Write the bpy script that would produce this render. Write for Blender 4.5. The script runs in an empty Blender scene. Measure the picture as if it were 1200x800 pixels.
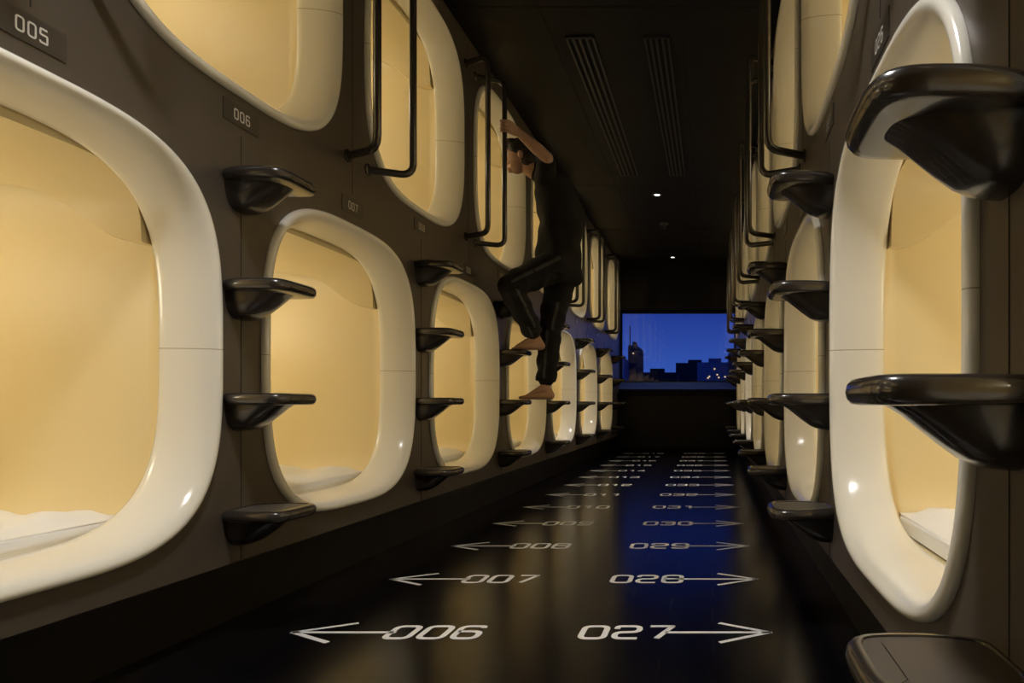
import bpy, math, random
from mathutils import Vector, Matrix
random.seed(4)
ZOOM = (1.0, 600, 400)
S = bpy.context.scene
C = S.collection
S.view_settings.view_transform = 'Standard'
S.view_settings.look = 'None'
S.view_settings.exposure = 0.0

H = 0.72
XL, XR = -1.476, 0.374
YB, YE = -1.25, 10.72
ZC = 2.934
PITCH = 1.32
SHS = {1:-0.043, -1:0.0}
AO, BO = 0.565, 0.5735      # rim outer half sizes
ZLOW, ZUP = 0.8835, 2.2525  # capsule centres
LOW0 = [0.2 + PITCH*k for k in range(0, 8)]
UP0 = [-0.46 + PITCH*k for k in range(0, 9)]

# ------------------------------------------------------------------ materials
def mat(name, col, rough=0.5, metal=0.0, coat=0.0, spec=0.5, emis=None, estr=0.0, noise=0.0, nscale=8.0, bump=0.0, bscale=40.0):
    m = bpy.data.materials.new(name); m.use_nodes = True
    nt = m.node_tree; b = nt.nodes['Principled BSDF']
    b.inputs['Base Color'].default_value = (*col, 1)
    b.inputs['Roughness'].default_value = rough
    b.inputs['Metallic'].default_value = metal
    b.inputs['Coat Weight'].default_value = coat
    b.inputs['Coat Roughness'].default_value = 0.08
    b.inputs['Specular IOR Level'].default_value = spec
    if emis:
        b.inputs['Emission Color'].default_value = (*emis, 1)
        b.inputs['Emission Strength'].default_value = estr
    tc = nt.nodes.new('ShaderNodeTexCoord')
    if noise > 0:
        n = nt.nodes.new('ShaderNodeTexNoise'); n.inputs['Scale'].default_value = nscale
        n.inputs['Detail'].default_value = 4
        nt.links.new(tc.outputs['Object'], n.inputs['Vector'])
        mr = nt.nodes.new('ShaderNodeMapRange')
        mr.inputs['To Min'].default_value = max(0.02, rough-noise); mr.inputs['To Max'].default_value = rough+noise
        nt.links.new(n.outputs['Fac'], mr.inputs['Value'])
        nt.links.new(mr.outputs['Result'], b.inputs['Roughness'])
    if bump > 0:
        n = nt.nodes.new('ShaderNodeTexNoise'); n.inputs['Scale'].default_value = bscale
        nt.links.new(tc.outputs['Object'], n.inputs['Vector'])
        bp = nt.nodes.new('ShaderNodeBump'); bp.inputs['Strength'].default_value = bump
        bp.inputs['Distance'].default_value = 0.01
        nt.links.new(n.outputs['Fac'], bp.inputs['Height'])
        nt.links.new(bp.outputs['Normal'], b.inputs['Normal'])
    return m

M_WALL = mat('taupe_panel', (0.088, 0.073, 0.058), 0.34, noise=0.05, nscale=3, spec=0.45)
M_SEAM = mat('panel_seam', (0.016, 0.014, 0.012), 0.6)
M_PLINTH = mat('plinth_black', (0.006, 0.006, 0.007), 0.45, noise=0.06, spec=0.25)
M_CEIL = mat('ceiling_black', (0.0045, 0.0045, 0.0055), 0.5, noise=0.05, spec=0.3)
M_BACK = mat('back_wall_black', (0.004, 0.004, 0.006), 0.45, noise=0.05, spec=0.25)
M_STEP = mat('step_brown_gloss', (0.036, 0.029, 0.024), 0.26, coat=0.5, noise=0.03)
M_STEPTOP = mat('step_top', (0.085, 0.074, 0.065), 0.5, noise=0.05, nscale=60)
M_RAIL = mat('rail_brown_gloss', (0.038, 0.032, 0.028), 0.24, coat=0.4, noise=0.03)
M_INT = mat('capsule_interior_cream', (0.86, 0.725, 0.425), 0.42, noise=0.04, nscale=5)
M_HOOD = mat('capsule_console_cream', (0.86, 0.725, 0.43), 0.36, noise=0.04)
M_LINEN = mat('white_linen', (0.90, 0.89, 0.87), 0.8, bump=0.25, bscale=14, noise=0.05)
M_PLAQ = mat('plaque_dark', (0.056, 0.047, 0.039), 0.3, noise=0.03)
M_DIGIT = mat('plaque_lettering', (0.66, 0.64, 0.60), 0.5, noise=0.03)
M_PAINT = mat('floor_white_paint', (0.94, 0.95, 0.97), 0.5, noise=0.05)
M_METAL = mat('vent_metal', (0.10, 0.10, 0.105), 0.35, metal=0.6, noise=0.05)
M_SLOT = mat('vent_slot', (0.001, 0.001, 0.001), 0.8, noise=0.02)
M_FRAME = mat('window_frame', (0.03, 0.032, 0.04), 0.35, metal=0.3, noise=0.05)
M_LEDGE_LIT = mat('window_ledge_blue_lit', (0.12, 0.22, 0.75), 0.2, noise=0.05)  # blue of the dusk light on the ledge is put into its base colour
M_LED = mat('downlight_lens', (0.9, 0.9, 0.9), 0.4, emis=(1.0, 0.97, 0.92), estr=6.0, noise=0.02)

RIMC=(0.90, 0.875, 0.79, 1)
def rim_material():
    m = mat('capsule_rim_ivory', RIMC[:3], 0.20, coat=0.3, noise=0.03)
    nt = m.node_tree; b = nt.nodes['Principled BSDF']
    tc = nt.nodes.new('ShaderNodeTexCoord'); sp = nt.nodes.new('ShaderNodeSeparateXYZ')
    nt.links.new(tc.outputs['Object'], sp.inputs[0])
    ab = nt.nodes.new('ShaderNodeMath'); ab.operation = 'ABSOLUTE'; nt.links.new(sp.outputs['Z'], ab.inputs[0])
    lt = nt.nodes.new('ShaderNodeMath'); lt.operation = 'LESS_THAN'; lt.inputs[1].default_value = 0.0013
    nt.links.new(ab.outputs[0], lt.inputs[0])
    mx = nt.nodes.new('ShaderNodeMix'); mx.data_type = 'RGBA'
    mx.inputs['A'].default_value = RIMC; mx.inputs['B'].default_value = (0.5, 0.46, 0.36, 1)
    nt.links.new(lt.outputs[0], mx.inputs['Factor']); nt.links.new(mx.outputs['Result'], b.inputs['Base Color'])
    return m
M_RIM = rim_material()

def floor_material():
    m = bpy.data.materials.new('black_floor_tile'); m.use_nodes = True
    nt = m.node_tree; b = nt.nodes['Principled BSDF']
    tc = nt.nodes.new('ShaderNodeTexCoord')
    br = nt.nodes.new('ShaderNodeTexBrick')
    br.inputs['Color1'].default_value = (0.0030, 0.0030, 0.0042, 1); br.inputs['Color2'].default_value = (0.0045, 0.0045, 0.0058, 1)
    br.inputs['Mortar'].default_value = (0.003, 0.003, 0.003, 1)
    br.inputs['Scale'].default_value = 1.0; br.inputs['Mortar Size'].default_value = 0.002
    br.inputs['Brick Width'].default_value = 0.3; br.inputs['Row Height'].default_value = 0.15
    nt.links.new(tc.outputs['Object'], br.inputs['Vector'])
    nt.links.new(br.outputs['Color'], b.inputs['Base Color'])
    n = nt.nodes.new('ShaderNodeTexNoise'); n.inputs['Scale'].default_value = 3; n.inputs['Detail'].default_value = 3
    nt.links.new(tc.outputs['Object'], n.inputs['Vector'])
    mr = nt.nodes.new('ShaderNodeMapRange'); mr.inputs['To Min'].default_value = 0.17; mr.inputs['To Max'].default_value = 0.24
    nt.links.new(n.outputs['Fac'], mr.inputs['Value']); nt.links.new(mr.outputs['Result'], b.inputs['Roughness'])
    bp = nt.nodes.new('ShaderNodeBump'); bp.inputs['Strength'].default_value = 0.35; bp.inputs['Distance'].default_value = 0.002
    nt.links.new(br.outputs['Fac'], bp.inputs['Height']); bp.invert = True
    nt.links.new(bp.outputs['Normal'], b.inputs['Normal'])
    b.inputs['Specular IOR Level'].default_value = 0.32
    return m
M_FLOOR = floor_material()

def glass_material():
    m = bpy.data.materials.new('window_glass'); m.use_nodes = True
    nt = m.node_tree; nt.nodes.clear()
    o = nt.nodes.new('ShaderNodeOutputMaterial'); t = nt.nodes.new('ShaderNodeBsdfTransparent')
    g = nt.nodes.new('ShaderNodeBsdfGlossy'); g.inputs['Roughness'].default_value = 0.01
    mx = nt.nodes.new('ShaderNodeMixShader'); mx.inputs[0].default_value = 0.07
    nt.links.new(t.outputs[0], mx.inputs[1]); nt.links.new(g.outputs[0], mx.inputs[2]); nt.links.new(mx.outputs[0], o.inputs[0])
    return m
M_GLASS = glass_material()

# ------------------------------------------------------------------ helpers
class MB:
    def __init__(s): s.v=[]; s.f=[]; s.m=[]
    def add(s, vs, fs, mi=0):
        o=len(s.v); s.v += [tuple(p) for p in vs]
        for f in fs: s.f.append(tuple(o+i for i in f)); s.m.append(mi)
    def box(s, lo, hi, mi=0):
        x0,y0,z0=lo; x1,y1,z1=hi
        s.add([(x0,y0,z0),(x1,y0,z0),(x1,y1,z0),(x0,y1,z0),(x0,y0,z1),(x1,y0,z1),(x1,y1,z1),(x0,y1,z1)],
              [(0,3,2,1),(4,5,6,7),(0,1,5,4),(1,2,6,5),(2,3,7,6),(3,0,4,7)], mi)
    def loft(s, rings, mi=0, cap0=False, cap1=False, closed=True):
        n=len(rings[0]); o=len(s.v)
        for r in rings: s.v += [tuple(p) for p in r]
        for i in range(len(rings)-1):
            for j in range(n if closed else n-1):
                k=(j+1)%n
                s.f.append((o+i*n+j, o+i*n+k, o+(i+1)*n+k, o+(i+1)*n+j)); s.m.append(mi)
        if cap0: s.f.append(tuple(o+j for j in range(n))[::-1]); s.m.append(mi)
        if cap1: s.f.append(tuple(o+(len(rings)-1)*n+j for j in range(n))); s.m.append(mi)
    def mesh(s, name, mats, smooth=False, mirror=False, fixn=True, sharp=42):
        me=bpy.data.meshes.new(name)
        v=[(-p[0],p[1],p[2]) for p in s.v] if mirror else s.v
        me.from_pydata(v,[],s.f)
        for m in mats: me.materials.append(m)
        for p,mi in zip(me.polygons,s.m): p.material_index=mi; p.use_smooth=smooth
        if fixn:
            import bmesh
            bm=bmesh.new(); bm.from_mesh(me); bmesh.ops.recalc_face_normals(bm,faces=bm.faces)
            bm.to_mesh(me); bm.free()
        if smooth:
            try: me.set_sharp_from_angle(angle=math.radians(sharp))
            except Exception: pass
        me.update()
        return me
def obj(name, me, loc=(0,0,0), parent=None):
    o=bpy.data.objects.new(name, me); C.objects.link(o); o.location=loc
    if parent: o.parent=parent
    return o
def empty(name, loc=(0,0,0)):
    o=bpy.data.objects.new(name,None); C.objects.link(o); o.location=loc; o.empty_display_size=0.1
    return o

def sup(a,b,n,phi):
    c,s_=math.cos(phi),math.sin(phi)
    r=(abs(c/a)**n+abs(s_/b)**n)**(-1.0/n)
    return r*c, r*s_
def ring(a,b,n,t,N=112):
    return [(t,)+sup(a,b,n,2*math.pi*i/N) for i in range(N)]

def round_poly(pts, r, closed=False, seg=5):
    out=[]; n=len(pts)
    P=[Vector(p) for p in pts]
    for i in range(n):
        if not closed and i in (0,n-1): out.append(P[i]); continue
        a=P[i-1]; b=P[i]; c=P[(i+1)%n]
        d1=(a-b); d2=(c-b); l1=d1.length; l2=d2.length
        d1.normalize(); d2.normalize()
        ang=d1.angle(d2)
        if abs(ang-math.pi)<0.02: out.append(b); continue
        t=min(r/math.tan(ang/2), l1*0.49, l2*0.49)
        p1=b+d1*t; p2=b+d2*t
        for k in range(seg+1):
            u=k/seg
            out.append(p1*(1-u)**2+b*2*u*(1-u)+p2*u*u)
    return out
def ribbon(pts, w, closed=False):
    n=len(pts); L=[];R=[]
    for i in range(n):
        if closed: a=pts[i-1]; c=pts[(i+1)%n]
        else: a=pts[max(i-1,0)]; c=pts[min(i+1,n-1)]
        b=pts[i]
        d1=(b-a); d2=(c-b)
        if d1.length<1e-9: d1=d2.copy()
        if d2.length<1e-9: d2=d1.copy()
        d1.normalize(); d2.normalize()
        t=(d1+d2)
        if t.length<1e-6: t=d1.copy()
        t.normalize(); nn=Vector((-t.y,t.x)); k=max(0.5,nn.dot(Vector((-d1.y,d1.x))))
        L.append(b+nn*(w/2/k)); R.append(b-nn*(w/2/k))
    vs=L+R; fs=[]
    for i in range(n if closed else n-1):
        j=(i+1)%n; fs.append((i,j,n+j,n+i))
    return vs,fs
DIG={
'0':[([(0,0),(1,0),(1,1),(0,1)],True)],
'1':[([(.15,.78),(.62,1),(.62,0)],False)],
'2':[([(0,.76),(0,1),(1,1),(1,.52),(0,.48),(0,0),(1,0)],False)],
'3':[([(0,.8),(0,1),(1,1),(1,0),(0,0),(0,.2)],False),([(.25,.52),(1,.52)],False)],
'4':[([(.74,0),(.74,1),(0,.27),(1,.27)],False)],
'5':[([(1,1),(0.03,1),(0.0,.58),(1,.58),(1,0),(0,0),(0,.14)],False)],
'6':[([(.95,.84),(.95,1),(0,1),(0,0),(1,0),(1,.56),(0,.56)],False)],
'7':[([(0,1),(1,1),(.38,0)],False)],
'8':[([(0,0),(1,0),(1,1),(0,1)],True),([(0,.52),(1,.52)],False)],
'9':[([(.05,.16),(.05,0),(1,0),(1,1),(0,1),(0,.45),(1,.45)],False)],
}
def digits2d(text, w, h, gap, sw):
    V=[];F=[]; x=0
    for ch in text:
        for pts,cl in DIG[ch]:
            P=[Vector((x+sw/2+p[0]*(w-sw), sw/2+p[1]*(h-sw))) for p in pts]
            rr = 0.02*w if ch in '47' else (0.12*w if ch in '5' else 0.28*w)
            P=round_poly(P, rr, cl)
            vs,fs=ribbon(P,sw,cl); o=len(V); V+=vs; F+=[tuple(o+i for i in f) for f in fs]
        x+=w+gap
    return V,F,x-gap

# ------------------------------------------------------------------ shell
mb=MB(); mb.box((XL-0.2,YB,-0.1),(XR+0.2,YE+0.02,0.0)); obj('floor', mb.mesh('floor',[M_FLOOR]))
mb=MB(); mb.box((XL-0.02,YB,ZC),(XR+0.02,YE+0.02,ZC+0.1)); obj('ceiling', mb.mesh('ceiling',[M_CEIL]))
mb=MB()
for y in [0.4,2.1,3.8,6.9,8.6,10.3]: mb.box((XL,y-0.003,ZC-0.0015),(XR,y+0.003,ZC+0.001))
for x in [-0.97,-0.18]: mb.box((x-0.0025,YB,ZC-0.0015),(x+0.0025,YE,ZC+0.001))
obj('trim_1', mb.mesh('ceiling_joints',[M_SLOT]))

def wall_with_holes(name, X, side):
    sh=SHS[side]
    cu=bpy.data.curves.new(name,'CURVE'); cu.dimensions='2D'; cu.fill_mode='BOTH'; cu.extrude=0.012
    def spl(pts):
        sp=cu.splines.new('POLY'); sp.points.add(len(pts)-1)
        for p,q in zip(sp.points,pts): p.co=(q[0],q[1],0,1)
        sp.use_cyclic_u=True
    spl([(YB,0.233),(YE,0.233),(YE,ZC),(YB,ZC)])
    for ys,zc in ((LOW0,ZLOW),(UP0,ZUP)):
        for y in ys:
            spl([(y+sh+p[1],zc+p[2]) for p in ring(AO-0.02,BO-0.02,3.4,0,96)][::-1])
    tmp=bpy.data.objects.new('tmp',cu); C.objects.link(tmp)
    dg=bpy.context.evaluated_depsgraph_get(); dg.update()
    me=bpy.data.meshes.new_from_object(tmp.evaluated_get(dg))
    bpy.data.objects.remove(tmp)
    for v in me.vertices:
        u,w,t=v.co
        v.co=(X-side*0.012+t, u, w)
    me.materials.clear(); me.materials.append(M_WALL)
    import bmesh
    bm=bmesh.new(); bm.from_mesh(me); bmesh.ops.recalc_face_normals(bm,faces=bm.faces); bm.to_mesh(me); bm.free()
    me.name=name
    return obj(name,me)
wall_with_holes('wall_left',XL,1)
wall_with_holes('wall_right',XR,-1)

mb=MB(); mb.box((XL-0.18,YB,0.0),(XL-0.14,YE,0.24)); mb.box((XL-0.18,YB,0.228),(XL-0.002,YE,0.240)); obj('baseboard_left', mb.mesh('baseboard_left',[M_PLINTH]))
mb=MB(); mb.box((XR+0.09,YB,0.0),(XR+0.13,YE,0.24)); mb.box((XR+0.002,YB,0.228),(XR+0.13,YE,0.240)); obj('baseboard_right', mb.mesh('baseboard_right',[M_PLINTH]))
ti=2
for side,X in ((1,XL),(-1,XR)):
    mb=MB(); sh=SHS[side]
    def strip(y0,y1,z0,z1):
        xs=sorted((X-side*0.001,X+side*0.0012)); mb.box((xs[0],y0,z0),(xs[1],y1,z1))
    for y in UP0: strip(y+sh-0.0013,y+sh+0.0013,0.235,1.56)
    for y in LOW0: strip(y+sh-0.0013,y+sh+0.0013,1.58,ZC-0.02)
    obj('trim_%d'%ti, mb.mesh('panel_seams',[M_SEAM])); ti+=1

WZ0,WZ1=0.96,2.21
mb=MB()
mb.box((XL-0.2,YE,0),(XR+0.2,YE+0.12,WZ0)); mb.box((XL-0.2,YE,WZ1),(XR+0.2,YE+0.30,ZC+0.1))
mb.box((XL-0.2,YE,WZ0),(XL+0.0,YE+0.30,WZ1)); mb.box((XR-0.0,YE,WZ0),(XR+0.2,YE+0.30,WZ1))
obj('wall_back', mb.mesh('wall_back',[M_BACK]))
mb=MB(); mb.box((XL-0.2,YB-0.1,0),(XR+0.2,YB,ZC+0.1)); obj('wall_front', mb.mesh('wall_front',[M_BACK]))
mb=MB()
mb.add([(XL,YE,WZ0+0.005),(XR,YE,WZ0+0.005),(XR,YE+0.26,WZ0+0.14),(XL,YE+0.26,WZ0+0.14),(XL,YE+0.26,WZ0-0.1),(XR,YE+0.26,WZ0-0.1),(XR,YE,WZ0-0.02),(XL,YE,WZ0-0.02)],
       [(0,1,2,3),(3,2,5,4),(4,5,6,7),(7,6,1,0),(0,3,4,7),(1,6,5,2)])
obj('window_sill', mb.mesh('window_sill',[M_LEDGE_LIT]))
wf=empty('window_1',((XL+XR)/2,YE+0.24,1.6))
mb=MB()
x0,x1=XL-wf.location.x,XR-wf.location.x; z0,z1=WZ0+0.12-1.6,WZ1-1.6
mb.box((x0,-0.02,z0),(x0+0.03,0.02,z1)); mb.box((x1-0.03,-0.02,z0),(x1,0.02,z1))
mb.box((x0,-0.02,z1-0.03),(x1,0.02,z1)); mb.box((x0,-0.02,z0),(x1,0.02,z0+0.02))
obj('window_frame', mb.mesh('window_frame',[M_FRAME]), parent=wf)
mb=MB(); mb.box((x0+0.03,-0.003,z0+0.02),(x1-0.03,0.003,z1-0.03)); obj('window_glass', mb.mesh('window_glass',[M_GLASS]), parent=wf)
cab=empty('low_cabinet',((XL+XR)/2,YE-0.09,0.0))
mb=MB(); w=(XR-XL)/2-0.012
mb.box((-w,-0.06,0.02),(w,0.085,0.86)); mb.box((-w-0.005,-0.085,0.865),(w+0.005,0.085,0.90))
obj('carcass', mb.mesh('cabinet_carcass',[M_BACK]), parent=cab)
mb=MB()
for i in range(3):
    a=-w+0.01+i*(2*w-0.02)/3; mb.box((a+0.003,-0.072,0.06),(a+(2*w-0.02)/3-0.003,-0.061,0.85))
obj('doors', mb.mesh('cabinet_doors',[mat('cabinet_door',(0.008,0.008,0.010),0.4,noise=0.05,spec=0.3)]), parent=cab)

# ------------------------------------------------------------------ capsules
def capsule_meshes(mirror):
    D={}
    prof=[(0.012,-0.012),(0.0,-0.006),(0.0,0.004),(0.0015,0.011),(0.006,0.017),(0.013,0.020),(0.020,0.0185),(0.027,0.013),(0.034,0.004),(0.041,-0.010),(0.047,-0.028),(0.053,-0.052),(0.058,-0.080),(0.061,-0.108),(0.062,-0.126),(0.058,-0.134),(0.052,-0.138)]
    mb=MB(); mb.loft([ring(AO-s,BO-s,3.4,t,144) for s,t in prof]); D['rim']=mb.mesh('capsule_rim',[M_RIM],True,mirror,sharp=80)
    A,B,N=0.522,0.530,8
    mb=MB()
    rs=[ring(AO-0.057,BO-0.057,3.4,-0.132), ring(A-0.012,B-0.012,4.5,-0.140), ring(A-0.004,B-0.004,6.5,-0.155), ring(A,B,N,-0.18), ring(A,B,N,-0.6), ring(A,B,N,-1.3), ring(A,B,N,-1.95), ring(A-0.015,B-0.015,N,-2.02), ring(A-0.05,B-0.05,8,-2.05)]
    mb.loft(rs, cap1=True)
    D['shell']=mb.mesh('capsule_shell',[M_INT],True,mirror)
    off=0.060
    ts=[-0.145,-0.17,-0.20,-0.24,-0.28,-0.31,-0.34,-0.37,-0.40,-0.43,-0.46,-0.50,-0.60,-0.80,-1.1,-1.5]
    ze=[0.300,0.302,0.308,0.322,0.345,0.368,0.393,0.415,0.432,0.444,0.452,0.458,0.468,0.472,0.475,0.475]
    def col(t,z,o,K=22):
        a,b=A-o,B-0.6*o
        lo,hi=0.0,math.pi/2
        for _ in range(40):
            m_=(lo+hi)/2
            if sup(a,b,N,m_)[1]<min(z,b-0.002): lo=m_
            else: hi=m_
        p0=lo
        out=[]
        for i in range(K+1):
            ph=p0+(math.pi*0.80-p0)*i/K
            y,zz=sup(a,b,N,ph); out.append((t,y,zz))
        return out
    mb=MB()
    cols=[]
    for t,z in zip(ts,ze):
        c=col(t,z,off); yb=sup(A-0.002,B-0.002,N,math.atan2(c[0][2],c[0][1]))[0]
        base=(t,yb,c[0][2]-0.002)
        mid=(t,c[0][1]+0.012,c[0][2]-0.004)
        cols.append([base,mid]+c)
    mb.loft(cols, closed=False)
    fr=cols[0]; fo=[(fr[0][0],)+tuple(q*1.10 for q in p[1:]) for p in fr]
    mb.loft([fo,fr],closed=False)
    D['console']=mb.mesh('capsule_console',[M_HOOD],True,mirror)
    mb=MB(); w_=0.478
    def mring(t,w2,zt,zb=-0.522):
        return [(t,-w2+0.03,zb),(t,w2-0.03,zb),(t,w2,zb+0.02),(t,w2,zt-0.012),(t,w2-0.015,zt),(t,0,zt+0.004),(t,-w2+0.015,zt),(t,-w2,zt-0.012),(t,-w2,zb+0.02)]
    mb.loft([mring(-0.165,w_-0.02,-0.487),mring(-0.175,w_,-0.48),mring(-1.0,w_,-0.478),mring(-2.0,w_,-0.48)],cap0=True,cap1=True)
    D['mattress']=mb.mesh('capsule_mattress',[M_LINEN],True,mirror)
    mb=MB(); nx,ny=60,40; rows=[]
    for i in range(nx+1):
        t=-0.17-1.30*i/nx; r=[]
        for j in range(ny+1):
            y=-0.475+0.95*j/ny
            e=min(1,min(j,ny-j)/3.0)*min(1,min(i,nx-i)/3.0)
            z=-0.479+e*(0.028+0.011*math.sin(9*t+4*y)+0.009*math.sin(17*y-5*t+1.3)+0.007*math.sin(31*t+11*y)+0.004*math.sin(47*y+23*t))
            r.append((t,y,z))
        rows.append(r)
    mb.loft(rows,closed=False); D['duvet']=mb.mesh('capsule_duvet',[M_LINEN],True,mirror)
    mb=MB(); rs=[]
    for k in range(9):
        a=math.pi*(k/8-0.5); s_=math.cos(a)**0.5 if math.cos(a)>0 else 0.02
        rs.append([(-1.72+0.19*max(s_,0.02)*p[1],0.29*max(s_,0.02)*p[2],-0.42+0.055*math.sin(a)) for p in ring(1,1,3.5,0,32)])
    mb.loft(rs,cap0=True,cap1=True); D['pillow']=mb.mesh('capsule_pillow',[M_LINEN],True,mirror)
    return D
CM={1:capsule_meshes(False),-1:capsule_meshes(True)}
lt=bpy.data.lights.new('capsule_light','POINT'); lt.energy=5.5; lt.color=(1.0,0.89,0.66); lt.shadow_soft_size=0.09

def plaque(side, text, parent, dz, y=0):
    mb=MB(); 
    mb.box((-0.002,-0.08,-0.032),(0.003,0.08,0.032),0)
    V,F,wd=digits2d(text,0.0205,0.034,0.0055,0.0045)
    vs=[]
    for p in V:
        u=p.x-wd/2; 
        yy=u if side==1 else -u
        vs.append((0.0038,yy,p.y-0.017))
    mb.add(vs,F,1)
    me=mb.mesh('number_plaque',[M_PLAQ,M_DIGIT],False,side==-1,fixn=False)
    return obj('number_plaque',me,(0,y,dz),parent)

for side,X in ((1,XL),(-1,XR)):
    for ys,zc,isup in ((LOW0,ZLOW,False),(UP0,ZUP,True)):
        for y in ys:
            e=empty('sleeping_capsule',(X,y+SHS[side],zc))
            for k in ('rim','shell','console','mattress','duvet','pillow'):
                obj(k,CM[side][k],parent=e)
            l=bpy.data.objects.new('interior_glow',lt); C.objects.link(l); l.parent=e; l.location=(-side*0.95,-0.05,0.26)  # bare point light added inside for the capsule's warm glow, no ceiling fixture
            n=int(round((y-2.18)/0.66))
            num=(6 if side==1 else 27)+n
            dz=(1.53 if not isup else 1.618)-zc
            plaque(side,'%03d'%num,e,dz)

# ------------------------------------------------------------------ ladder steps
def step_mesh(mirror):
    mb=MB(); N=56
    base=[]
    for i in range(N):
        t,y=sup(0.107,0.112,4.2,2*math.pi*i/N)
        t+=0.090
        k=max(0,min(1,(t+0.02)/0.12)); k=k*k*(3-2*k)
        base.append(Vector((t,y*(0.86+0.14*k))))
    nr=[]
    for i in range(N):
        d=base[(i+1)%N]-base[i-1]; d.normalize(); nr.append(Vector((d.y,-d.x)))
    def r(ins,z,tilt=0): return [(b.x-n.x*ins,b.y-n.y*ins,z) for b,n in zip(base,nr)]
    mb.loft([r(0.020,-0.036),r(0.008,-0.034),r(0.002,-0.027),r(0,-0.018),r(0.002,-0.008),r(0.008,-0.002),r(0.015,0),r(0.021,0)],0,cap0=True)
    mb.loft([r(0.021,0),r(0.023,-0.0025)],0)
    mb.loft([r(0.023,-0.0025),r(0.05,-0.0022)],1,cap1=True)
    secs=[(-0.012,.118,.072),(0.01,.117,.071),(0.035,.114,.069),(0.06,.104,.066),(0.085,.086,.061),(0.11,.066,.055),(0.13,.050,.048),(0.15,.038,.040),(0.168,.030,.028)]
    rings=[]
    for t,dp,hw in secs:
        rg=[]
        for i in range(25):
            a=math.pi+math.pi*i/24
            c,s_=math.cos(a),math.sin(a)
            rr=(abs(c)**3+abs(s_)**3)**(-1/3)
            rg.append((t,hw*c*rr,-0.022+(dp-0.022)*s_*rr))
        rings.append(rg)
    mb.loft(rings,0,cap0=True,cap1=True)
    return mb.mesh('ladder_step',[M_STEP,M_STEPTOP],True,mirror)
SM={1:step_mesh(False),-1:step_mesh(True)}
STEP_Z=[0.40,0.755,1.10,1.435]
for side,X in ((1,XL),(-1,XR)):
    for y in UP0:
        if y+0.2>YE: continue
        e=empty('capsule_ladder',(X,y+SHS[side],0.0))
        for i,z in enumerate(STEP_Z): obj('step_%d'%(i+1),SM[side],(0,0,z),e)

# ------------------------------------------------------------------ grab rails
def tube(path, r, seg=14):
    mb=MB(); n=len(path); rings=[]
    up=Vector((0,1,0.01)).normalized()
    T=[(path[min(i+1,n-1)]-path[max(i-1,0)]).normalized() for i in range(n)]
    nrm=(up-T[0]*up.dot(T[0])).normalized()
    for i in range(n):
        nrm=(nrm-T[i]*nrm.dot(T[i])).normalized(); b=T[i].cross(nrm)
        rings.append([path[i]+(nrm*math.cos(2*math.pi*k/seg)+b*math.sin(2*math.pi*k/seg))*r for k in range(seg)])
    mb.loft(rings,0,True,True); return mb
RZ0,RZ1=1.725,2.76
RR=0.0155
def rail_mesh(mirror,dy):
    s=1 if dy>0 else -1
    P=[(-0.012,s*0.075,RZ0),(0.16,s*0.16,RZ0),(0.16,s*0.16,RZ1),(-0.012,s*0.075,RZ1)]
    P=round_poly(P,0.055,False,8)
    mb=tube(P,RR)
    for z in (RZ0,RZ1):
        rg=[[(t,s*0.081+r*math.cos(2*math.pi*k/20),z+r*math.sin(2*math.pi*k/20)) for k in range(20)] for t,r in ((-0.001,0.026),(0.005,0.026),(0.008,0.022))]
        mb.loft(rg,0,False,True)
    return mb.mesh('grab_rail',[M_RAIL],True,mirror)
RM={(sd,d):rail_mesh(sd==-1,d) for sd in (1,-1) for d in (1,-1)}
for side,X in ((1,XL),(-1,XR)):
    for y in LOW0:
        for d in (1,-1):
            obj('grab_rail',RM[(side,d)],(X,y,0))

# ------------------------------------------------------------------ floor lettering
def floor_mark(text, y, left):
    mb=MB()
    V,F,wd=digits2d(text,0.092,0.134,0.0125,0.0195)
    tx = -1.025 if left else -0.420
    mb.add([(p.x+tx,y-0.065+p.y,0.0) for p in V],F)
    def line(a,b,w=0.018):
        vs,fs=ribbon([Vector(a),Vector(b)],w); mb.add([(p.x,p.y,0) for p in vs],fs)
    if left:
        line((-1.325,y),(-1.0,y)); line((-1.330,y-0.003),(-1.165,y+0.092)); line((-1.330,y+0.003),(-1.165,y-0.092))
    else:
        line((-0.150,y),(0.180,y)); line((0.186,y-0.003),(0.021,y+0.092)); line((0.186,y+0.003),(0.021,y-0.092))
    cx=-1.03 if left else -0.12
    mb.v=[(p[0]-cx,p[1]-y,0.0) for p in mb.v]
    me=mb.mesh('floor_number_marking',[M_PAINT],fixn=False)
    obj('floor_number_marking',me,(cx,y,0.0012))
for i in range(-2,13):
    y=2.157+0.66*i
    floor_mark('%03d'%(6+i),y,True); floor_mark('%03d'%(27+i),y,False)

# ------------------------------------------------------------------ ceiling fittings
for xa,xb in ((-0.885,-0.715),(-0.415,-0.262)):
    e=empty('air_vent',((xa+xb)/2,5.34,ZC)); w=(xb-xa)/2; L=1.24
    mb=MB()
    mb.box((-w,-L,-0.012),(-w+0.012,L,0)); mb.box((w-0.012,-L,-0.012),(w,L,0)); mb.box((-w,-L,-0.012),(w,-L+0.012,0)); mb.box((-w,L-0.012,-0.012),(w,L,0))
    for x in (-w*0.5,-w*0.05,w*0.45): mb.box((x-0.006,-L,-0.012),(x+0.008,L,-0.001))
    obj('frame',mb.mesh('vent_frame',[M_METAL]),parent=e)
    mb=MB(); mb.box((-w+0.01,-L+0.01,-0.003),(w-0.01,L-0.01,-0.0005)); obj('slots',mb.mesh('vent_slots',[M_SLOT]),parent=e)
def disc_rings(prof,N=28): return [[(r*math.cos(2*math.pi*k/N),r*math.sin(2*math.pi*k/N),z) for k in range(N)] for r,z in prof]
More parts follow.
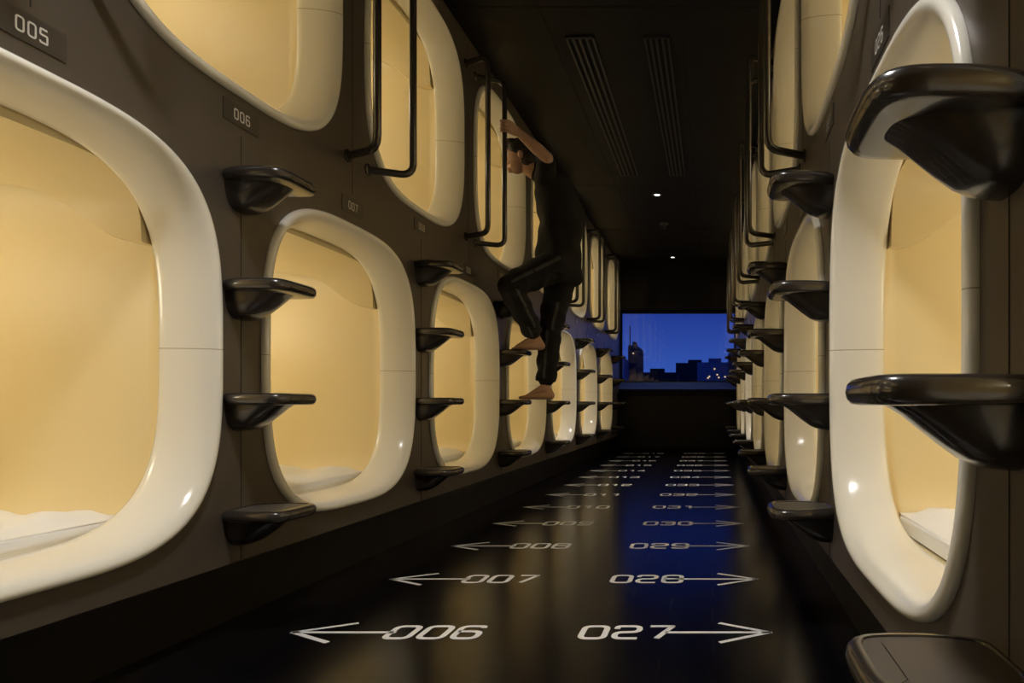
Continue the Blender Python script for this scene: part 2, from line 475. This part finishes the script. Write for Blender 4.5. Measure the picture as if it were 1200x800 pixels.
sl=bpy.data.lights.new('downlight_beam','SPOT'); sl.energy=190; sl.spot_size=math.radians(120); sl.spot_blend=0.8; sl.shadow_soft_size=0.20; sl.color=(1.0,0.98,0.95)
for yy,xx in ((1.0,-0.57),(7.2,-0.585),(10.25,-0.60)):
    e=empty('downlight',(xx,yy,ZC))
    mb=MB(); mb.loft(disc_rings([(0.055,0),(0.055,-0.004),(0.050,-0.007),(0.032,-0.006),(0.028,-0.001)]),0); obj('trim_ring',mb.mesh('downlight_ring',[M_METAL],True),parent=e)
    mb=MB(); mb.loft(disc_rings([(0.029,-0.002),(0.02,-0.003)]),0,False,True); obj('lens',mb.mesh('downlight_lens',[M_LED],True),parent=e)
    if yy<2: 
        l=bpy.data.objects.new('beam',sl)
    else:
        s2=sl.copy(); s2.shadow_soft_size=0.04; s2.spot_size=math.radians(95); s2.energy=85 if yy<9 else 3.0; l=bpy.data.objects.new('beam',s2)
    C.objects.link(l); l.parent=e; l.location=(0,0,-0.03)
e=empty('smoke_detector',(-0.595,8.35,ZC))
mb=MB(); mb.loft(disc_rings([(0.05,0),(0.05,-0.012),(0.04,-0.022),(0.022,-0.026),(0.020,-0.05),(0.034,-0.055),(0.034,-0.06),(0.01,-0.066)]),0,False,True)
obj('sensor_body',mb.mesh('sensor_body',[M_METAL],True),parent=e)

# ------------------------------------------------------------------ outside
M_BLD=mat('night_building',(0.014,0.020,0.045),0.8,noise=0.05)
M_BLD2=mat('pale_building',(0.16,0.20,0.36),0.8,noise=0.05)
M_GRD=mat('night_ground',(0.01,0.012,0.018),0.9,noise=0.05)
M_WIN=mat('distant_lit_window',(0.1,0.1,0.1),0.5,emis=(1.0,0.75,0.4),estr=1.2,noise=0.02)
mb=MB(); mb.box((-120,YE+1.5,-12.3),(120,260,-12)); obj('ground_outside',mb.mesh('ground_outside',[M_GRD]))
mb=MB()
specs=[(-5.9,2.0,38,3.3),(-3.6,2.6,44,2.8),(-1.3,3.0,52,3.9),(-9.5,5,60,4.2),(0.2,2.2,40,3.2),(1.6,1.4,36,3.6),(-4.7,.5,40,4.2),(4.0,3.5,48,4.0),(-13,5,45,3.7),(8,5,52,4.4),(-2.0,9,56,2.6)]
for n_,(x,w_,y,h_) in enumerate(specs):
    mi=2 if n_ in (0,3,4,8) else 0
    mb.box((x-w_/2,y,-12),(x+w_/2,y+4,h_),mi); 
    mb.box((x-w_*0.2,y+1,h_),(x+w_*0.15,y+2,h_+0.3),mi)
mb.box((-4.93,40.5,4.1),(-4.87,40.56,5.4))
for _ in range(18):
    s_=random.choice(specs); x=s_[0]+random.uniform(-.4,.4)*s_[1]; z=s_[3]-random.uniform(.3,1)
    mb.box((x,s_[2]-0.03,z),(x+0.08,s_[2]-0.01,z+0.06),1)
obj('city_skyline',mb.mesh('city_skyline',[M_BLD,M_WIN,M_BLD2]))

W=bpy.data.worlds.new('twilight'); S.world=W; W.use_nodes=True
nt=W.node_tree; bg=nt.nodes['Background']
tc=nt.nodes.new('ShaderNodeTexCoord'); sp=nt.nodes.new('ShaderNodeSeparateXYZ'); cr=nt.nodes.new('ShaderNodeValToRGB')
nt.links.new(tc.outputs['Generated'],sp.inputs[0]); nt.links.new(sp.outputs['Z'],cr.inputs[0]); nt.links.new(cr.outputs[0],bg.inputs[0])
cr.color_ramp.elements[0].position=0.0; cr.color_ramp.elements[0].color=(0.042,0.115,0.50,1)
cr.color_ramp.elements[1].position=0.6; cr.color_ramp.elements[1].color=(0.003,0.010,0.09,1)
e1=cr.color_ramp.elements.new(0.14); e1.color=(0.014,0.038,0.27,1)
bg.inputs[1].default_value=1.1

# ------------------------------------------------------------------ person
M_SKIN=mat('skin',(0.50,0.31,0.23),0.5,noise=0.05,nscale=30)
M_SHIRT=mat('black_tshirt',(0.010,0.010,0.012),0.85,bump=0.3,bscale=25,noise=0.05,spec=0.3)
M_PANTS=mat('black_trousers',(0.008,0.008,0.011),0.8,bump=0.3,bscale=18,noise=0.05,spec=0.3)
M_STRIPE=mat('trouser_stripe',(0.05,0.05,0.055),0.7,noise=0.05)
M_HAIR=mat('dark_hair',(0.012,0.009,0.008),0.45,bump=0.6,bscale=90,noise=0.05)
M_EYE=mat('eye_white',(0.6,0.58,0.55),0.3,noise=0.02); M_IRIS=mat('iris_dark',(0.02,0.012,0.008),0.1,noise=0.02); M_LIP=mat('lips',(0.45,0.18,0.15),0.5,noise=0.03)
SKIN,SHIRT,PANTS,STRIPE,HAIR,EYE,IRIS,LIP=range(8)
body=MB(); SEG=[]; ELL=[]
def seg(p0,r0,p1,r1,tag,n=18):
    p0=Vector(p0);p1=Vector(p1); d=(p1-p0); L=d.length; d=d/L if L>1e-6 else Vector((0,0,1))
    a=d.orthogonal().normalized(); b=d.cross(a)
    rg=[]
    for k in range(1,6):
        th=math.pi/2*k/6; rg.append((p0-d*r0*math.cos(th), r0*math.sin(th)))
    rg.append((p0,r0)); rg.append((p1,r1))
    for k in range(5,0,-1):
        th=math.pi/2*k/6; rg.append((p1+d*r1*math.cos(th), r1*math.sin(th)))
    body.loft([[c+(a*math.cos(2*math.pi*i/n)+b*math.sin(2*math.pi*i/n))*r for i in range(n)] for c,r in rg],0,True,True)
    SEG.append((p0,r0,p1,r1,tag))
def ell(c,ax,rad,tag,n=22):
    c=Vector(c); rg=[]
    for k in range(1,14):
        th=math.pi*k/14
        rg.append([c+ax[2]*(rad[2]*math.cos(th))+ax[0]*(rad[0]*math.sin(th)*math.cos(2*math.pi*i/n))+ax[1]*(rad[1]*math.sin(th)*math.sin(2*math.pi*i/n)) for i in range(n)])
    body.loft(rg,0,True,True); ELL.append((c,ax,rad,tag))
secs=[((-1.090,4.81,1.58),.150,.112),((-1.082,4.81,1.62),.188,.156),((-1.078,4.81,1.72),.184,.156),((-1.075,4.81,1.80),.180,.152),((-1.068,4.81,1.90),.174,.146),((-1.065,4.80,2.02),.178,.152),((-1.088,4.79,2.14),.188,.150),((-1.125,4.785,2.24),.190,.128),((-1.165,4.78,2.31),.150,.088),((-1.195,4.78,2.355),.078,.062)]
rings=[]
NS=64
def lerp(a,b,t): return a+(b-a)*t
S2=[]
for i in range(len(secs)-1):
    for k in range(4):
        t=k/4; S2.append((Vector(secs[i][0]).lerp(Vector(secs[i+1][0]),t),lerp(secs[i][1],secs[i+1][1],t),lerp(secs[i][2],secs[i+1][2],t)))
S2.append((Vector(secs[-1][0]),secs[-1][1],secs[-1][2]))
for i,(c,w_,d_) in enumerate(S2):
    T=(S2[min(len(S2)-1,i+2)][0]-S2[max(0,i-2)][0]).normalized()
    u=Vector((0,1,0)); u=(u-T*u.dot(T)).normalized(); v=T.cross(u)
    fo=0.013*max(0,min(1,(2.25-c.z)/0.25))
    R=[]
    for k in range(NS):
        a=2*math.pi*k/NS
        w2=fo*(math.sin(5*a+c.z*9+1.0)*0.6+math.sin(3*a-c.z*16)*0.5+math.sin(c.z*38+2*a)*0.45)
        R.append(c+u*(w_+w2)*math.cos(a)+v*(d_+w2)*math.sin(a))
    rings.append(R)
    if i and i%4==0: SEG.append((S2[i-4][0],S2[i-4][2]*1.15,c,d_*1.15,SHIRT))
body.loft(rings,0,True,True)
def cloth(p0,r0,p1,r1,tag,ph,amp=.006,fr=4,n=28,m=16):
    p0=Vector(p0);p1=Vector(p1); d=(p1-p0).normalized(); a=d.orthogonal().normalized(); b=d.cross(a); rg=[]
    for k in range(m+1):
        t=k/m; c=p0.lerp(p1,t); r=lerp(r0,r1,t)
        rg.append([c+(a*math.cos(2*math.pi*i/n)+b*math.sin(2*math.pi*i/n))*(r+amp*math.sin(fr*6.28*t+ph+2*math.sin(2*math.pi*i/n+ph))) for i in range(n)])
    body.loft(rg,0,True,True)
def leg(hip,knee,ank,rk,ph):
    hip=Vector(hip); knee=Vector(knee); ank=Vector(ank); mid=hip.lerp(knee,.5)
    seg(hip,.112,mid,.098,PANTS); seg(mid,.098,knee,rk,PANTS); cloth(hip,.112,knee,rk+.003,PANTS,ph,.007,2.5)
    m=knee.lerp(ank,.35); e=knee.lerp(ank,.90)
    seg(knee,rk,m,.078,PANTS); seg(m,.078,knee.lerp(ank,.86),.058,PANTS); cloth(knee,rk+.002,e,.068,PANTS,ph+1,.007,3)
    seg(knee.lerp(ank,.7),.036,ank,.031,SKIN)
hipL=(-1.095,4.72,1.68); kneeL=(-1.345,4.53,1.505); ankL=(-1.235,4.775,1.19)
hipR=(-1.075,4.895,1.67); kneeR=(-1.165,4.90,1.27); ankR=(-1.185,4.845,0.845)
leg(hipL,kneeL,ankL,.080,0.4); leg(hipR,kneeR,ankR,.080,2.0)
def foot(ank,stepz,dy):
    a=Vector(ank); d=Vector((-1,dy,0)).normalized(); s_=Vector((0,1,0)); s_=(s_-d*s_.dot(d)).normalized()
    heel=Vector((a.x,a.y,stepz+.030))-d*0.035
    ball=Vector((a.x,a.y,stepz+.020))+d*0.125
    seg(a,.031,heel,.029,SKIN); seg(a,.031,ball-s_*0.018,.019,SKIN); seg(a,.030,ball+s_*0.018,.018,SKIN)
    seg(heel,.028,ball-s_*0.022,.019,SKIN); seg(heel,.028,ball+s_*0.020,.018,SKIN)
    return ball,d,s_
def toes(ball,d,s_,stepz,big):
    for k,(o,l,r) in enumerate(((-.032,.045,.0125),(-.012,.046,.0095),(.005,.041,.009),(.020,.034,.0085),(.034,.026,.008))):
        b=ball+s_*(o*big); b.z=stepz+r+.006
        t=b+d*l; t.z=stepz+r+.0015
        seg(b,r+.002,t,r,SKIN)
bl,d_,s_=foot(ankL,1.10,0.05); toes(bl,d_,s_,1.10,-1)
bl,d_,s_=foot(ankR,0.755,-0.05); toes(bl,d_,s_,0.755,1)
def hand(A,u,s,elbow):
    A=Vector(A); u=Vector(u).normalized(); th0=math.atan2(u.y,u.x)
    Wp=A+u*0.090+Vector((0,0,-.012))
    rho=RR+0.0090
    for k,z in enumerate((.033,.0115,-.010,-.0305)):
        sc=(0.98,1.05,1.0,0.86)[k]
        pts=[]
        for dg in (42,100,155,155+48*sc):
            th=th0+s*math.radians(dg); rr=rho+(0.006 if dg==42 else 0)
            pts.append(A+Vector((math.cos(th)*rr,math.sin(th)*rr,z)))
        rads=(.0098,.0090,.0085,.0078)
        for i in range(3): seg(pts[i],rads[i]*sc,pts[i+1],rads[i+1]*sc,SKIN,12)
        seg(Wp+Vector((0,0,z*0.5)),.016,pts[0],.0125,SKIN,12)
    tp=[Wp+Vector((0,0,.012))]
    for dg,z in ((-38,.040),(-85,.046),(-125,.044)):
        th=th0+s*math.radians(dg); rr=rho+.003; tp.append(A+Vector((math.cos(th)*rr,math.sin(th)*rr,z)))
    rads=(.016,.0125,.011,.0095)
    for i in range(3): seg(tp[i],rads[i],tp[i+1],rads[i+1],SKIN,12)
    e=Vector(elbow); m=e.lerp(Wp,.35)
    seg(e,.038,m,.041,SKIN); seg(m,.041,Wp,.026,SKIN)
def arm(sh,el,A,u,s):
    sh=Vector(sh); el=Vector(el)
    seg(sh,.070,sh.lerp(el,.70),.066,SHIRT); seg(sh.lerp(el,.4),.046,el,.039,SKIN)
    hand(A,u,s,el)
arm((-1.145,4.655,2.255),(-1.085,4.48,2.34),(-1.316,4.32,2.475),(.80,.58,0),-1)
arm((-1.145,4.935,2.24),(-1.03,5.08,2.09),(-1.316,5.32,2.20),(.76,-.60,0),1)
seg((-1.155,4.70,2.285),.070,(-1.155,4.88,2.275),.070,SHIRT)
hc=Vector((-1.350,4.765,2.445)); f=Vector((-.93,-.34,-.08)).normalized(); up=Vector((-.22,0,1)); up=(up-f*up.dot(f)).normalized(); rt=f.cross(up)
seg((-1.185,4.78,2.31),.062,hc-f*.035-up*.05,.054,SKIN)
ax=(rt,f,up)
def hp(r,fw,u_): return hc+rt*r+f*fw+up*u_
ell(hc+up*.015,ax,(.074,.092,.098),SKIN)
ell(hp(0,.022,-.055),ax,(.054,.060,.062),SKIN)
seg(hp(0,.083,.016),.008,hp(0,.106,-.020),.0115,SKIN,12)
seg(hp(-.012,.094,-.024),.0075,hp(.012,.094,-.024),.0075,SKIN,10)
seg(hp(-.040,.076,.030),.0085,hp(-.010,.086,.028),.008,SKIN,10); seg(hp(.040,.076,.030),.0085,hp(.010,.086,.028),.008,SKIN,10)
seg(hp(-.019,.080,-.052),.0065,hp(.019,.080,-.052),.0065,LIP,10)
seg(hp(0,.068,-.098),.016,hp(0,.072,-.09),.016,SKIN,10)
for s_ in (-1,1):
    ell(hp(s_*.080,-.002,-.010),ax,(.011,.018,.027),SKIN,14)
    ell(hp(s_*.056,.022,.045),ax,(.034,.048,.042),HAIR,16)
    ell(hp(s_*.060,-.008,.028),ax,(.030,.036,.032),HAIR,16)
    ell(hp(s_*.054,-.045,-.015),ax,(.036,.042,.064),HAIR,16)
ell(hp(0,-.018,.045),ax,(.092,.104,.090),HAIR)
ell(hp(0,.044,.085),ax,(.070,.062,.042),HAIR)
ell(hp(0,-.060,-.022),ax,(.078,.058,.085),HAIR)
raw=body.mesh('person_raw',[],False,False)
tmp=bpy.data.objects.new('tmp',raw); C.objects.link(tmp)
rm=tmp.modifiers.new('r','REMESH'); rm.mode='VOXEL'; rm.voxel_size=0.0045; rm.adaptivity=0
smo=tmp.modifiers.new('s','SMOOTH'); smo.factor=0.5; smo.iterations=2
dg=bpy.context.evaluated_depsgraph_get(); dg.update()
pm=bpy.data.meshes.new_from_object(tmp.evaluated_get(dg)); bpy.data.objects.remove(tmp)
pm.name='climbing_person'
pm.materials.clear()
for m in (M_SKIN,M_SHIRT,M_PANTS,M_STRIPE,M_HAIR,M_EYE,M_IRIS,M_LIP): pm.materials.append(m)
for p in pm.polygons:
    c=p.center; best=9; bt=SHIRT; info=None
    for (p0,r0,p1,r1,tag) in SEG:
        d=p1-p0; t=max(0,min(1,(c-p0).dot(d)/d.length_squared)); q=p0+d*t
        ds=(c-q).length-(r0+(r1-r0)*t)
        if ds<best: best=ds; bt=tag; info=(d,c-q,t)
    for (cc,axx,rad,tag) in ELL:
        l=c-cc; k=math.sqrt(sum((l.dot(axx[i])/rad[i])**2 for i in range(3)))
        ds=(k-1)*min(rad)
        if ds<best: best=ds; bt=tag; info=None
    if bt==PANTS and info is not None and c.y<4.84:
        dn=info[0].normalized(); sd=Vector((0,-1,0)) if c.z<1.25 else Vector((0.45,-0.9,0.25))
        sd=(sd-dn*sd.dot(dn)).normalized()
        if info[1].normalized().dot(sd)>0.993: bt=STRIPE
    p.material_index=bt; p.use_smooth=True
pe=empty('climbing_person',(0,0,0))
obj('body',pm,parent=pe)
eb=MB(); 
def ball(c,r,mi,n=14):
    rg=[]
    for k in range(1,10):
        th=math.pi*k/10; rg.append([Vector(c)+Vector((r*math.sin(th)*math.cos(2*math.pi*i/n),r*math.sin(th)*math.sin(2*math.pi*i/n),r*math.cos(th))) for i in range(n)])
    eb.loft(rg,mi,True,True)
for s_ in (-1,1):
    ball(hp(s_*.030,.073,.008),.0125,0); ball(hp(s_*.0305,.0815,.008),.0055,1)
obj('eyes',eb.mesh('eyes',[M_EYE,M_IRIS],True),parent=pe)

# ------------------------------------------------------------------ camera
cam=bpy.data.cameras.new('camera'); co=bpy.data.objects.new('camera',cam); C.objects.link(co)
co.location=(0,0,H); co.rotation_euler=(math.pi/2,0,0)
cam.sensor_width=36; cam.clip_start=0.02; cam.clip_end=600
zk,zx,zy=ZOOM
cam.lens=24*zk; cam.shift_x=zk*(zx-835)/1200; cam.shift_y=zk*(474-zy)/1200
S.camera=co
